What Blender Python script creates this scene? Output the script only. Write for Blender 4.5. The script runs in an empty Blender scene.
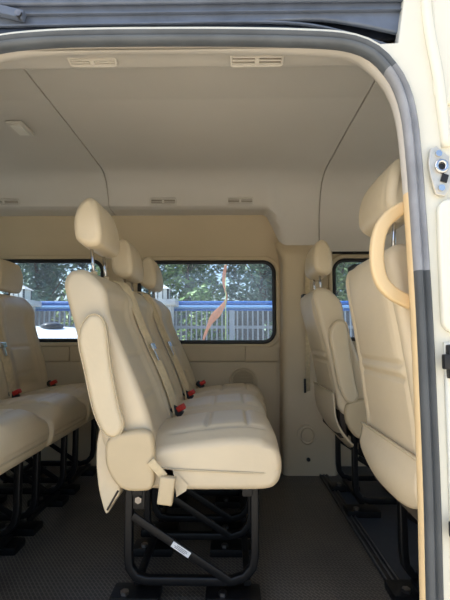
import bpy, bmesh, math, random
from mathutils import Vector, Matrix
random.seed(7)
SC = bpy.context.scene
COL = SC.collection
PI = math.pi

# ------------------------------------------------------------------ materials
def srgb(r, g, b):
    f = lambda c: (c/255/12.92) if c/255 <= 0.04045 else ((c/255+0.055)/1.055)**2.4
    return (f(r), f(g), f(b), 1)

def mat(name, col, rough=0.5, metal=0.0, var=0.0, var_scale=8.0, bump=0.0, bump_scale=200.0, spec=0.5, col2=None, detail=3.0):
    m = bpy.data.materials.new(name); m.use_nodes = True
    nt = m.node_tree; b = nt.nodes['Principled BSDF']
    b.inputs['Base Color'].default_value = col
    b.inputs['Roughness'].default_value = rough
    b.inputs['Metallic'].default_value = metal
    b.inputs['Specular IOR Level'].default_value = spec
    tc = nt.nodes.new('ShaderNodeTexCoord')
    if var or col2:
        n = nt.nodes.new('ShaderNodeTexNoise'); n.inputs['Scale'].default_value = var_scale
        n.inputs['Detail'].default_value = detail
        r = nt.nodes.new('ShaderNodeValToRGB')
        c2 = col2 or tuple(c*(1-var) for c in col[:3])+(1,)
        r.color_ramp.elements[0].position = 0.35; r.color_ramp.elements[1].position = 0.65
        r.color_ramp.elements[0].color = c2; r.color_ramp.elements[1].color = col
        nt.links.new(tc.outputs['Object'], n.inputs['Vector'])
        nt.links.new(n.outputs['Fac'], r.inputs['Fac'])
        nt.links.new(r.outputs['Color'], b.inputs['Base Color'])
    if bump:
        n2 = nt.nodes.new('ShaderNodeTexNoise'); n2.inputs['Scale'].default_value = bump_scale
        bp = nt.nodes.new('ShaderNodeBump'); bp.inputs['Strength'].default_value = bump
        bp.inputs['Distance'].default_value = 0.004
        nt.links.new(tc.outputs['Object'], n2.inputs['Vector'])
        nt.links.new(n2.outputs['Fac'], bp.inputs['Height'])
        nt.links.new(bp.outputs['Normal'], b.inputs['Normal'])
    return m

M = {}
M['leather'] = mat('beige_leather', srgb(221, 203, 170), 0.42, var=0.06, var_scale=5, bump=0.35, bump_scale=26)
M['leather_seam'] = mat('beige_thread', srgb(206, 188, 154), 0.6, var=0.1)
M['cover'] = mat('beige_cover', srgb(208, 187, 149), 0.5, var=0.06, bump=0.15, bump_scale=300)
M['armpad'] = mat('beige_arm_leather', srgb(222, 204, 170), 0.45, var=0.05, bump=0.3, bump_scale=30)
M['strap'] = mat('tan_webbing', srgb(216, 196, 156), 0.75, var=0.15, var_scale=60, bump=0.3, bump_scale=500)
M['headliner'] = mat('headliner', srgb(203, 197, 186), 0.8, var=0.03, var_scale=3, bump=0.15, bump_scale=500)
M['wallplastic'] = mat('wall_plastic', srgb(200, 182, 150), 0.55, var=0.04, var_scale=4, bump=0.1, bump_scale=600)
M['handle'] = mat('handle_plastic', srgb(226, 198, 150), 0.5, var=0.03, bump=0.05)
M['black'] = mat('black_steel', srgb(15, 15, 16), 0.42, var=0.3, var_scale=25, bump=0.1, bump_scale=150, spec=0.3)
M['blackplastic'] = mat('black_plastic', srgb(22, 22, 24), 0.5, var=0.2, var_scale=30, bump=0.1)
M['chrome'] = mat('chrome', srgb(205, 205, 205), 0.18, metal=1.0, var=0.08)
M['plate'] = mat('striker_plate', srgb(214, 208, 194), 0.35, metal=0.5, var=0.15, var_scale=60)
M['steel'] = mat('worn_steel', srgb(150, 145, 140), 0.35, metal=1.0, var=0.3, var_scale=60)
M['rubber'] = mat('seal_rubber', srgb(90, 96, 102), 0.5, var=0.22, var_scale=14, bump=0.08)
M['rubberglare'] = mat('glare_seal', srgb(150, 152, 156), 0.55, var=0.25, var_scale=14, bump=0.08)  # pale tone puts the glare into the seal colour
M['rubberdark'] = mat('dark_seal', srgb(78, 82, 84), 0.55, var=0.2, var_scale=10, bump=0.08)
M['vent'] = mat('vent_plastic', srgb(206, 200, 188), 0.55, var=0.04)
M['slate'] = mat('slate_rail', srgb(104, 113, 128), 0.4, var=0.25, var_scale=18, bump=0.05, spec=0.5)
M['darkrail'] = mat('dark_rail', srgb(34, 40, 52), 0.35, var=0.3, var_scale=30)
M['paint'] = mat('cream_paint', srgb(231, 227, 209), 0.25, var=0.04, var_scale=6, bump=0.02)
M['red'] = mat('red_button', srgb(200, 44, 30), 0.4, var=0.1)
M['white'] = mat('white_label', srgb(236, 236, 232), 0.5, var=0.04)
M['greyink'] = mat('grey_ink', srgb(130, 130, 132), 0.6, var=0.05)
M['rim'] = mat('window_gasket', srgb(20, 20, 22), 0.45, var=0.2)
M['grille'] = mat('grille', srgb(190, 171, 138), 0.6, var=0.05)
M['hole'] = mat('grille_hole', srgb(98, 84, 62), 0.8, var=0.1)
M['lampglass'] = mat('lamp_lens', srgb(226, 222, 210), 0.3, var=0.03)
M['pocketin'] = mat('pocket_lining', srgb(70, 60, 48), 0.8, var=0.1)
M['bluerail'] = mat('blue_rail', srgb(44, 98, 170), 0.35, var=0.1)
M['railhighlight'] = mat('rail_highlight', srgb(128, 172, 220), 0.3, var=0.08)
M['picket'] = mat('picket_metal', srgb(160, 166, 172), 0.5, var=0.15, var_scale=3)
M['pillarstone'] = mat('gate_stone', srgb(206, 204, 200), 0.7, var=0.1, bump=0.2, bump_scale=60)
M['carwhite'] = mat('car_white', srgb(236, 240, 246), 0.25, var=0.02)
M['carglass'] = mat('car_glass', srgb(30, 36, 44), 0.1, var=0.1)
M['tyre'] = mat('tyre', srgb(26, 26, 26), 0.8, var=0.1)
M['trunk'] = mat('bark', srgb(98, 80, 62), 0.9, var=0.4, var_scale=20, bump=0.6, bump_scale=40)
M['orange'] = mat('reflection_orange', srgb(224, 150, 112), 0.7, var=0.15)
M['concrete'] = mat('concrete', srgb(206, 197, 180), 0.9, var=0.12, var_scale=2, bump=0.3, bump_scale=60)
M['reddish'] = mat('brick_wall', srgb(92, 92, 94), 0.9, var=0.2, var_scale=9, bump=0.3)
def leafmat(name, a, b_):
    return mat(name, srgb(*a), 0.55, col2=srgb(*b_), var_scale=2.3, detail=6)
M['leaf1'] = leafmat('leaf_green', (142, 172, 92), (70, 100, 56))
M['leaf2'] = leafmat('leaf_pale', (186, 202, 128), (102, 130, 78))
M['leaf3'] = leafmat('leaf_bluegreen', (118, 148, 118), (60, 86, 74))

# rubber floor with small raised studs in a diagonal weave
def floormat(name, col, light, scale, strength, rough):
    m = mat(name, col, rough)
    nt = m.node_tree; b = nt.nodes['Principled BSDF']
    tc = nt.nodes.new('ShaderNodeTexCoord')
    mp = nt.nodes.new('ShaderNodeMapping'); mp.inputs['Rotation'].default_value = (0, 0, PI/4)
    mp.inputs['Scale'].default_value = (scale, scale*0.75, 1)
    br = nt.nodes.new('ShaderNodeTexBrick')
    br.inputs['Scale'].default_value = 1.0
    br.inputs['Mortar Size'].default_value = 0.035
    br.inputs['Mortar Smooth'].default_value = 0.4
    br.inputs['Color1'].default_value = col; br.inputs['Color2'].default_value = tuple(c*0.75 for c in col[:3])+(1,)
    br.inputs['Mortar'].default_value = light
    nz = nt.nodes.new('ShaderNodeTexNoise'); nz.inputs['Scale'].default_value = 4.0; nz.inputs['Detail'].default_value = 6
    rp = nt.nodes.new('ShaderNodeValToRGB'); rp.color_ramp.elements[0].position = 0.3; rp.color_ramp.elements[1].position = 0.75
    rp.color_ramp.elements[0].color = (0.75, 0.75, 0.75, 1); rp.color_ramp.elements[1].color = (1.25, 1.22, 1.15, 1)
    mx = nt.nodes.new('ShaderNodeMix'); mx.data_type = 'RGBA'; mx.blend_type = 'MULTIPLY'; mx.inputs[0].default_value = 1.0
    bp = nt.nodes.new('ShaderNodeBump'); bp.inputs['Strength'].default_value = strength
    bp.inputs['Distance'].default_value = 0.005
    nt.links.new(tc.outputs['Object'], mp.inputs['Vector'])
    nt.links.new(mp.outputs['Vector'], br.inputs['Vector'])
    nt.links.new(tc.outputs['Object'], nz.inputs['Vector']); nt.links.new(nz.outputs['Fac'], rp.inputs['Fac'])
    nt.links.new(br.outputs['Color'], mx.inputs[6]); nt.links.new(rp.outputs['Color'], mx.inputs[7])
    nt.links.new(mx.outputs[2], b.inputs['Base Color'])
    nt.links.new(br.outputs['Fac'], bp.inputs['Height'])
    nt.links.new(bp.outputs['Normal'], b.inputs['Normal'])
    return m
M['floor'] = floormat('studded_rubber', srgb(76, 71, 64), srgb(112, 105, 93), 26, 0.7, 0.42)
M['floorfront'] = floormat('front_rubber', srgb(50, 55, 62), srgb(52, 57, 64), 40, 0.1, 0.5)
M['ridge'] = mat('grey_ridge', srgb(84, 82, 80), 0.6, var=0.3, var_scale=30)

def glassmat():
    m = bpy.data.materials.new('window_glass'); m.use_nodes = True
    nt = m.node_tree; nt.nodes.clear()
    out = nt.nodes.new('ShaderNodeOutputMaterial')
    mix = nt.nodes.new('ShaderNodeMixShader')
    tr = nt.nodes.new('ShaderNodeBsdfTransparent'); tr.inputs['Color'].default_value = (0.80, 0.88, 0.94, 1)
    gl = nt.nodes.new('ShaderNodeBsdfGlossy'); gl.inputs['Roughness'].default_value = 0.02
    fr = nt.nodes.new('ShaderNodeFresnel'); fr.inputs['IOR'].default_value = 1.5
    nt.links.new(fr.outputs[0], mix.inputs[0]); nt.links.new(tr.outputs[0], mix.inputs[1]); nt.links.new(gl.outputs[0], mix.inputs[2])
    tl = nt.nodes.new('ShaderNodeBsdfTranslucent'); tl.inputs['Color'].default_value = (0.86, 0.92, 1.0, 1)   # veil of reflections, mixed in as a pale translucent layer
    mx2 = nt.nodes.new('ShaderNodeMixShader'); mx2.inputs[0].default_value = 0.05
    nt.links.new(mix.outputs[0], mx2.inputs[1]); nt.links.new(tl.outputs[0], mx2.inputs[2])
    nt.links.new(mx2.outputs[0], out.inputs['Surface'])
    return m
M['glass'] = glassmat()

# ------------------------------------------------------------------ object helpers
def link(name, me, m, parent=None, smooth=True):
    if smooth:
        for p in me.polygons: p.use_smooth = True
    if m is not None: me.materials.append(m)
    o = bpy.data.objects.new(name, me); COL.objects.link(o)
    if parent: o.parent = parent
    return o
def obj(name, bm, m, parent=None, smooth=True, angle=None):
    bmesh.ops.recalc_face_normals(bm, faces=bm.faces[:])
    me = bpy.data.meshes.new(name); bm.to_mesh(me); bm.free()
    o = link(name, me, m, parent, smooth)
    if smooth and angle: me.set_sharp_from_angle(angle=math.radians(angle))
    return o
def tag(o, label, cat, group=None):
    o['label'] = label; o['category'] = cat
    if group: o['group'] = group
    return o
def thing(name, label, cat, loc=(0, 0, 0), group=None):
    o = bpy.data.objects.new(name, None); COL.objects.link(o); o.location = loc
    o.empty_display_size = 0.05
    return tag(o, label, cat, group)
def struct(o):
    o['kind'] = 'structure'; return o
def copy_tree(o, parent=None):
    c = o.copy(); COL.objects.link(c)
    if parent: c.parent = parent
    for ch in list(o.children): copy_tree(ch, c)
    return c

def add_box(bm, c, s, bev=0.0, rot=None):
    r = bmesh.ops.create_cube(bm, size=1.0)
    vs = r['verts']
    bmesh.ops.scale(bm, vec=s, verts=vs)
    if bev:
        es = list({e for v in vs for e in v.link_edges})
        rr = bmesh.ops.bevel(bm, geom=es, offset=bev, segments=2, affect='EDGES', profile=0.7)
        vs = list({v for f in rr['faces'] for v in f.verts} | {v for v in vs if v.is_valid})
    if rot is not None: bmesh.ops.rotate(bm, cent=(0, 0, 0), matrix=rot, verts=vs)
    bmesh.ops.translate(bm, vec=c, verts=vs)
    return vs
def spline(pts, n, closed=False):
    """Catmull-Rom through pts, resampled to n evenly spaced points."""
    P = [Vector(p) for p in pts]; L = len(P); fine = []
    segs = L if closed else L-1
    for i in range(segs):
        g = (lambda k: P[k % L]) if closed else (lambda k: P[min(max(k, 0), L-1)])
        a, b, c, d = g(i-1), g(i), g(i+1), g(i+2)
        for t in [j/16 for j in range(16)]:
            fine.append(0.5*((2*b)+(c-a)*t+(2*a-5*b+4*c-d)*t*t+(3*b-a-3*c+d)*t**3))
    fine.append(P[0].copy() if closed else P[-1].copy())
    cum = [0]
    for i in range(1, len(fine)): cum.append(cum[-1]+(fine[i]-fine[i-1]).length)
    out = []; k = 0; tot = cum[-1]
    for j in range(n):
        s = tot*j/(n if closed else n-1)
        while k < len(cum)-2 and cum[k+1] < s: k += 1
        u = (s-cum[k])/max(1e-9, cum[k+1]-cum[k])
        out.append(fine[k].lerp(fine[k+1], min(1, u)))
    return out
def sweep(bm, path, prof, up=Vector((0, 1, 0)), closed=False, cap=True, scale=None):
    """prof: list of (a,b) ; a along side = tangent x up, b along up."""
    P = [Vector(p) for p in path]; n = len(P); rings = []
    for i, p in enumerate(P):
        a = P[(i-1) % n] if (closed or i > 0) else p
        b = P[(i+1) % n] if (closed or i < n-1) else p
        t = (b-a).normalized(); s = t.cross(up)
        if s.length < 1e-6: s = t.cross(Vector((1, 0, 0)))
        s.normalize(); u = s.cross(t).normalized()
        k = scale(i/(n-1)) if scale else 1
        rings.append([bm.verts.new(p+s*(x*k)+u*(y*k)) for x, y in prof])
    m = len(prof)
    for i in range(n if closed else n-1):
        r0, r1 = rings[i], rings[(i+1) % n]
        for j in range(m):
            bm.faces.new((r0[j], r0[(j+1) % m], r1[(j+1) % m], r1[j]))
    if cap and not closed:
        bm.faces.new(rings[0][::-1]); bm.faces.new(rings[-1])
def circ(r, n=12, ry=None):
    return [(r*math.cos(2*PI*i/n), (ry or r)*math.sin(2*PI*i/n)) for i in range(n)]
def rrect(w, h, r, n=4):
    out = []
    for cx, cy, a0 in ((w/2-r, h/2-r, 0), (-w/2+r, h/2-r, PI/2), (-w/2+r, -h/2+r, PI), (w/2-r, -h/2+r, 1.5*PI)):
        for k in range(n+1):
            a = a0+PI/2*k/n; out.append((cx+r*math.cos(a), cy+r*math.sin(a)))
    return out
def cyl(bm, p0, p1, r, n=16):
    sweep(bm, [p0, p1], circ(r, n), up=Vector((0.13, 0.97, 0.2)).normalized())
def plate(outline, holes, t, bevel=0.0):
    """flat plate with holes; returns mesh with coords (x, depth, z), centred on depth 0, thickness t."""
    cu = bpy.data.curves.new('c', 'CURVE'); cu.dimensions = '2D'; cu.fill_mode = 'BOTH'
    cu.extrude = max(0.0001, t/2-bevel); cu.bevel_depth = bevel; cu.bevel_resolution = 2
    for pts in [outline]+list(holes):
        s = cu.splines.new('POLY'); s.points.add(len(pts)-1); s.use_cyclic_u = True
        for i, p in enumerate(pts): s.points[i].co = (p[0], p[1], 0, 1)
    o = bpy.data.objects.new('c', cu); COL.objects.link(o)
    dg = bpy.context.evaluated_depsgraph_get(); dg.update()
    me = bpy.data.meshes.new_from_object(o.evaluated_get(dg))
    bpy.data.objects.remove(o)
    me.materials.clear()
    for v in me.vertices: v.co = Vector((v.co.x, -v.co.z, v.co.y))
    return me
def shift(me, d):
    me.transform(Matrix.Translation(d)); return me
def rect(x0, z0, x1, z1, r=0.0, n=6):
    if r <= 0: return [(x0, z0), (x1, z0), (x1, z1), (x0, z1)]
    return [((x0+x1)/2+a, (z0+z1)/2+b) for a, b in rrect(x1-x0, z1-z0, r, n)]

def smooth01(t):
    t = min(1, max(0, t)); return t*t*(3-2*t)

def loft(outline, W, r, N=150, wz=None, extra=None, crown=0.004, slices=18, y0=0.0):
    """puffy cushion: side outline (x,z) carried across the width with rounded ends."""
    P = spline([(p[0], p[1], 0) for p in outline], N, True)
    area = sum(P[i].x*P[(i+1) % N].y-P[(i+1) % N].x*P[i].y for i in range(N))
    sg = 1 if area > 0 else -1
    nrm = []
    for i in range(N):
        t = (P[(i+2) % N]-P[(i-2) % N]).normalized(); nrm.append(Vector((-t.y, t.x, 0))*sg)   # inward
    st = []
    for k in range(6):
        a = PI/2*(1-k/6); st.append((-(W-r)-r*math.sin(a), r*(1-math.cos(a))))
    for k in range(slices+1): st.append((-(W-r)+2*(W-r)*k/slices, 0))
    for k in range(5, -1, -1):
        a = PI/2*(1-k/6); st.append(((W-r)+r*math.sin(a), r*(1-math.cos(a))))
    bm = bmesh.new(); rings = []
    cx = sum(p.x for p in P)/N; cz = sum(p.y for p in P)/N
    for y, ins in st:
        ring = []
        for i in range(N):
            e = extra(P[i].x, y, P[i].y, -nrm[i].x, -nrm[i].y) if extra else 0
            q = P[i]+nrm[i]*(ins+e)
            ring.append(bm.verts.new((q.x, y0+y*(wz(q.y) if wz else 1), q.y)))
        rings.append(ring)
    for a, b in zip(rings[:-1], rings[1:]):
        for i in range(N): bm.faces.new((a[i], a[(i+1) % N], b[(i+1) % N], b[i]))
    for ring, s in ((rings[0], -1), (rings[-1], 1)):
        bm.faces.new(ring if s < 0 else ring[::-1])
    return bm

def rot_pts(pts, ang, c):
    ca, sa = math.cos(ang), math.sin(ang)
    return [(c[0]+(x-c[0])*ca+(z-c[1])*sa, c[1]-(x-c[0])*sa+(z-c[1])*ca) for x, z in pts]

# ------------------------------------------------------------------ the van seat
def g(d, s): return math.exp(-(d/s)**2)
def make_seat(label, group, up=0.0, arm=True, head_up=0.03, pocket=None):
    """seat facing +x; up = how far the back is stood up (radians) from the reclined pose."""
    HINGE = (-0.08, 0.45)
    R = lambda pts: rot_pts(pts, up, HINGE)
    R3 = lambda p: (lambda q: Vector((q[0], p[1], q[1])))(R([(p[0], p[2])])[0])
    t = thing('van_seat', label, 'seat', group=group)
    # backrest
    back = [(0.0, 0.46), (-0.016, 0.55), (-0.055, 0.65), (-0.100, 0.75), (-0.142, 0.85), (-0.160, 0.93), (-0.203, 0.978),
            (-0.236, 0.997), (-0.277, 0.989), (-0.291, 0.948), (-0.271, 0.875), (-0.247, 0.80), (-0.212, 0.68), (-0.174, 0.54), (-0.150, 0.455),
            (-0.10, 0.425), (-0.03, 0.428)]
    def eb(x, y, z, nx, nz):
        e = 0
        ay = abs(y)
        if nx > 0.3:
            e += 0.026*smooth01((0.185-ay)/0.09)*smooth01((z-0.45)/0.1)*smooth01((0.98-z)/0.1)     # between bolsters
            e += 0.006*g(z-0.735, 0.006)*smooth01((0.15-ay)/0.02)
            e += 0.005*g(ay-0.15, 0.006)*smooth01((z-0.45)/0.05)
            e += 0.005*g(z-0.60, 0.006)*smooth01((0.15-ay)/0.02)
        if nx < -0.3:
            e += 0.010*g(z-0.70, 0.007)*smooth01((0.165-ay)/0.02)
            e += 0.009*g(z-0.665, 0.006)*smooth01((0.165-ay)/0.02)
            e += 0.009*g(ay-0.165, 0.007)*smooth01((0.98-z)/0.05)
            e -= 0.006*smooth01((0.165-ay)/0.04)*smooth01((z-0.66)/0.03)*smooth01((0.95-z)/0.06)
        return e
    def wz0(z):
        k = max(0, (z-0.60)/0.40)
        w = 1-0.06*min(1, k)
        if z > 0.88: w -= 0.08*((z-0.88)/0.117)**2.4
        return w
    bm = loft(back, 0.212, 0.023, N=190, extra=eb, wz=wz0, slices=52)
    for v in bm.verts: v.co = R3(v.co)
    obj('backrest', bm, M['leather'], t)
    # headrest and its posts
    hz = head_up
    head = [(-0.285, 1.072), (-0.292, 1.10), (-0.293, 1.14), (-0.287, 1.18), (-0.272, 1.21), (-0.25, 1.222), (-0.228, 1.212), (-0.212, 1.18), (-0.2, 1.13), (-0.196, 1.085),
            (-0.205, 1.055), (-0.235, 1.045), (-0.265, 1.053)]
    def wh(z):
        k = (z-1.03)/0.20
        return 0.90+0.14*math.sin(PI*min(1, max(0, k*0.8+0.1)))-0.15*smooth01((k-0.55)/0.5)
    def eh(x, y, z, nx, nz):
        return 0.004*g(abs(y)-0.098, 0.006)+0.002*(abs(y)/0.125)**2
    bm = loft(head, 0.128, 0.022, N=90, extra=eh, wz=wh, slices=22)
    for v in bm.verts: v.co.z += hz; v.co.x += 0.010-hz*0.25
    for v in bm.verts: v.co = R3(v.co)
    h = obj('headrest', bm, M['leather'], t)
    for s in (-1, 1):
        bm = bmesh.new()
        cyl(bm, R3((-0.233, s*0.07, 0.965)), R3((-0.238-hz*0.25, s*0.07, 1.075+hz)), 0.0055, 12)
        obj('headrest_post', bm, M['chrome'], h)
        bm = bmesh.new()
        cyl(bm, R3((-0.234, s*0.07, 0.985)), R3((-0.2365, s*0.07, 1.004)), 0.012, 12)
        obj('post_collar', bm, M['cover'], h, angle=40)
    # cushion
    cus = [(-0.075, 0.44), (-0.03, 0.475), (0.08, 0.498), (0.20, 0.513), (0.29, 0.516), (0.345, 0.503), (0.374, 0.468), (0.383, 0.42),
           (0.380, 0.378), (0.366, 0.350), (0.335, 0.336), (0.25, 0.333), (0.05, 0.333), (-0.06, 0.345), (-0.085, 0.39)]
    def ec(x, y, z, nx, nz):
        e = 0; ay = abs(y)
        if z > 0.40:
            e += 0.034*smooth01((ay-0.07)/0.15)**1.6*smooth01((nz+0.05)/0.8)
        if nz > 0.2 and z > 0.44:
            e += 0.009*g(ay-0.135, 0.007)*smooth01((x-0.02)/0.04)*smooth01((0.36-x)/0.04)
            e += 0.009*g(x-0.155, 0.006)*smooth01((0.135-ay)/0.02)
            e += 0.009*g(x-0.285, 0.006)*smooth01((0.135-ay)/0.02)
        if nx > 0.2:
            e += (0.006*g(z-0.395, 0.005)+0.005*g(z-0.377, 0.004))*smooth01((nx-0.2)/0.5)*smooth01((0.205-ay)/0.03)
        return e
    bm = loft(cus, 0.214, 0.022, N=170, extra=ec, slices=52)
    # skirt seam line round the side
    for v in bm.verts:
        if abs(v.co.y) > 0.2:
            zc = 0.392+0.02*max(0, 0.2-v.co.x)
            v.co.y -= math.copysign(0.004*g(v.co.z-zc, 0.006), v.co.y)
    obj('cushion', bm, M['leather'], t)
    # piping along the skirt of the cushion, both sides and front
    pth = [(-0.02, -0.2165, 0.402), (0.10, -0.2165, 0.394), (0.30, -0.2145, 0.386), (0.355, -0.203, 0.385), (0.381, -0.175, 0.385), (0.3835, -0.08, 0.385),
           (0.3835, 0.08, 0.385), (0.381, 0.175, 0.385), (0.355, 0.203, 0.385), (0.30, 0.2145, 0.386), (0.10, 0.2165, 0.394), (-0.02, 0.2165, 0.402)]
    bm = bmesh.new(); sweep(bm, spline(pth, 90), circ(0.0032, 6), up=Vector((0, 0, 1)))
    obj('piping', bm, M['leather_seam'], t)
    # folded-up armrest on the aisle side
    if arm:
        al = [(-0.222, 0.78), (-0.205, 0.835), (-0.176, 0.853), (-0.144, 0.825), (-0.124, 0.70), (-0.100, 0.59), (-0.083, 0.525), (-0.105, 0.492), (-0.140, 0.505), (-0.172, 0.57), (-0.200, 0.68)]
        bm = loft(al, 0.021, 0.017, N=70, slices=3, y0=-0.228)
        for v in bm.verts: v.co = R3(v.co)
        a = obj('armrest', bm, M['armpad'], t)
        sm = [(x*0.985-0.002, z) for x, z in al]
        ring = [R3((x, -0.2415, z)) for x, z in [(p.x, p.y) for p in spline([(q[0], q[1], 0) for q in al], 60, True)]]
        bm = bmesh.new(); sweep(bm, ring, circ(0.0022, 6), closed=True)
        obj('piping', bm, M['leather_seam'], a)
    # recliner hinge cover
    rc = [(-0.128, 0.485), (-0.075, 0.508), (-0.015, 0.512), (0.006, 0.485), (0.010, 0.40), (0.004, 0.350), (-0.035, 0.340), (-0.085, 0.347), (-0.119, 0.385), (-0.134, 0.43)]
    for s in (-1,):
        bm = loft(rc, 0.020, 0.014, N=60, slices=2, y0=s*0.226)
        obj('recliner_cover', bm, M['cover'], t)
    # map pocket hanging behind the back
    if pocket is None:
        po = [(-0.160, 0.515), (-0.170, 0.47), (-0.171, 0.41), (-0.164, 0.345), (-0.152, 0.295), (-0.137, 0.262), (-0.120, 0.290), (-0.098, 0.328), (-0.115, 0.39), (-0.135, 0.46), (-0.150, 0.51)]
        bm = loft(po, 0.205, 0.006, N=80, slices=14)
        pk = obj('map_pocket', bm, M['leather'], t)
        bm = bmesh.new(); sweep(bm, spline([(-0.134, -0.2062, 0.275), (-0.120, -0.2062, 0.300), (-0.103, -0.2062, 0.330)], 12), circ(0.003, 6), up=Vector((0, 1, 0)))
        obj('pocket_lining', bm, M['pocketin'], pk)
    else:
        pz0, pz1, sag, fwd = pocket
        def rear_x(z): return -0.15-(z-0.455)*0.29
        bm = bmesh.new(); rows = []
        NZ, NY = 18, 24
        for a in range(NZ+1):
            u = a/NZ; row = []
            for b in range(NY+1):
                v = b/NY*2-1
                zb = pz0+0.04*abs(v)**3
                z = pz1+(zb-pz1)*u
                x = rear_x(z if z > 0.45 else 0.45)-0.012-sag*math.sin(PI*min(1, u*0.72))*(1-0.35*v*v)
                if z < 0.45: x += (0.45-z)*fwd*u
                row.append(bm.verts.new((x, v*0.205, z)))
            rows.append(row)
        for a in range(NZ):
            for b in range(NY): bm.faces.new((rows[a][b], rows[a+1][b], rows[a+1][b+1], rows[a][b+1]))
        bmesh.ops.recalc_face_normals(bm, faces=bm.faces[:])
        bmesh.ops.solidify(bm, geom=bm.faces[:], thickness=0.007)
        for v in bm.verts: v.co = R3(v.co)
        pk = obj('map_pocket', bm, M['leather'], t)
        edge = []
        for b in range(NY+1):
            v = b/NY*2-1; edge.append((v*0.2))
        bm = bmesh.new()
        pts = [R3((rear_x(pz1)-0.016, y*1.02, pz1-0.002)) for y in edge]
        sweep(bm, pts, circ(0.004, 6), up=Vector((0, 0, 1)))
        obj('pocket_hem', bm, M['leather_seam'], pk)
        # lining panel behind the pocket
        bm = bmesh.new()
        vs = add_box(bm, (-0.128, 0, 0.395), (0.03, 0.36, 0.13), 0.008)
        obj('pocket_lining', bm, M['pocketin'], pk)
    # seat belt
    bp = [(-0.262, 0.165, 0.93), (-0.262, 0.168, 0.985), (-0.236, 0.170, 1.003), (-0.203, 0.160, 0.987), (-0.172, 0.178, 0.93), (-0.137, 0.162, 0.85), (-0.094, 0.165, 0.75),
          (-0.048, 0.170, 0.65), (-0.010, 0.178, 0.55), (0.008, 0.188, 0.485)]
    bp = [R3(p) for p in bp]
    bm = bmesh.new()
    pr = rrect(0.003, 0.040, 0.0012, 2)
    bp2 = [Vector(p) for p in bp]
    for i_, p in enumerate(bp2):
        if i_ > 2: p.x += 0.012
    sweep(bm, spline(bp2, 60), pr, up=Vector((0.5, 0.85, 0.1)).normalized())
    sb = obj('seat_belt', bm, M['strap'], t)
    bm = bmesh.new()
    tc = R3((-0.070, 0.160, 0.745)); rot = Matrix.Rotation(-0.42+up, 3, 'Y')
    add_box(bm, tc, (0.010, 0.062, 0.028), 0.003, rot)
    add_box(bm, tc+Vector((0.012, -0.002, -0.030)), (0.003, 0.026, 0.05), 0.001, rot)
    obj('belt_tongue', bm, M['chrome'], sb)
    bm = bmesh.new()
    add_box(bm, R3((-0.272, 0.150, 0.985)), (0.03, 0.075, 0.02), 0.005)
    obj('belt_guide', bm, M['blackplastic'], sb)
    # buckle between cushions
    bm = bmesh.new(); rot = Matrix.Rotation(-0.9, 3, 'Y')
    add_box(bm, (0.020, 0.190, 0.495), (0.028, 0.030, 0.05), 0.004, rot)
    bk = obj('belt_buckle', bm, M['blackplastic'], t)
    bm = bmesh.new()
    add_box(bm, (0.036, 0.189, 0.508), (0.034, 0.033, 0.022), 0.005, Matrix.Rotation(-0.5, 3, 'Y'))
    obj('release_button', bm, M['red'], bk)
    # lap buckle hanging at the aisle side: short web and beige block
    bm = bmesh.new()
    sweep(bm, spline([(0.0, -0.252, 0.43), (0.022, -0.251, 0.405), (0.040, -0.250, 0.385)], 14), rrect(0.024, 0.004, 0.0015, 2), up=Vector((0, 1, 0)))
    lv = obj('release_strap', bm, M['strap'], t)
    bm = bmesh.new()
    add_box(bm, (0.047, -0.250, 0.348), (0.044, 0.024, 0.078), 0.006, Matrix.Rotation(0.12, 3, 'Y'))
    obj('strap_block', bm, M['cover'], lv)
    bm = bmesh.new()
    vs = [bm.verts.new(p) for p in [(0.03, -0.219, 0.40), (0.06, -0.219, 0.398), (0.105, -0.2185, 0.352), (0.100, -0.2185, 0.335), (0.072, -0.219, 0.318)]]
    f = bm.faces.new(vs)
    bmesh.ops.solidify(bm, geom=[f], thickness=0.005)
    obj('side_gusset', bm, M['armpad'], t, angle=30)
    # steel leg frames
    for y in (-0.165, 0.125):
        p = [(-0.078, y, 0.345), (-0.078, y, 0.13), (-0.074, y, 0.095), (-0.055, y, 0.068), (-0.02, y, 0.058),
             (0.235, y, 0.058), (0.272, y, 0.070), (0.296, y, 0.098), (0.303, y, 0.135), (0.303, y, 0.345)]
        pts = []
        for i in range(len(p)-1):
            for k in range(3): pts.append(Vector(p[i]).lerp(Vector(p[i+1]), k/3))
        pts.append(Vector(p[-1]))
        bm = bmesh.new(); sweep(bm, pts, rrect(0.025, 0.026, 0.005, 3), up=Vector((0, 1, 0)))
        fr = obj('leg_frame', bm, M['black'], t, angle=50)
        bm = bmesh.new(); sweep(bm, [(-0.065, y-0.012, 0.247), (0.225, y-0.012, 0.062)], rrect(0.024, 0.008, 0.002, 2), up=Vector((0, 1, 0)))
        obj('brace', bm, M['black'], fr, angle=50)
        for x0, x1 in ((-0.125, 0.02), (0.155, 0.32)):
            bm = bmesh.new(); add_box(bm, ((x0+x1)/2, y, 0.014), (x1-x0, 0.085, 0.028), 0.008)
            fp = obj('foot_plate', bm, M['black'], fr, angle=50)
            bm = bmesh.new(); cyl(bm, ((x0+x1)/2-0.03, y-0.022, 0.028), ((x0+x1)/2-0.03, y-0.022, 0.038), 0.013, 6)
            obj('bolt', bm, M['steel'], fp, angle=30)
        bm = bmesh.new()
        add_box(bm, (-0.046, y-0.012, 0.305), (0.036, 0.012, 0.075), 0.005)
        br = obj('hinge_bracket', bm, M['black'], fr, angle=50)
        bm = bmesh.new(); cyl(bm, (-0.046, y-0.016, 0.298), (-0.046, y-0.028, 0.298), 0.011, 6)
        obj('bolt', bm, M['steel'], br, angle=30)
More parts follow.
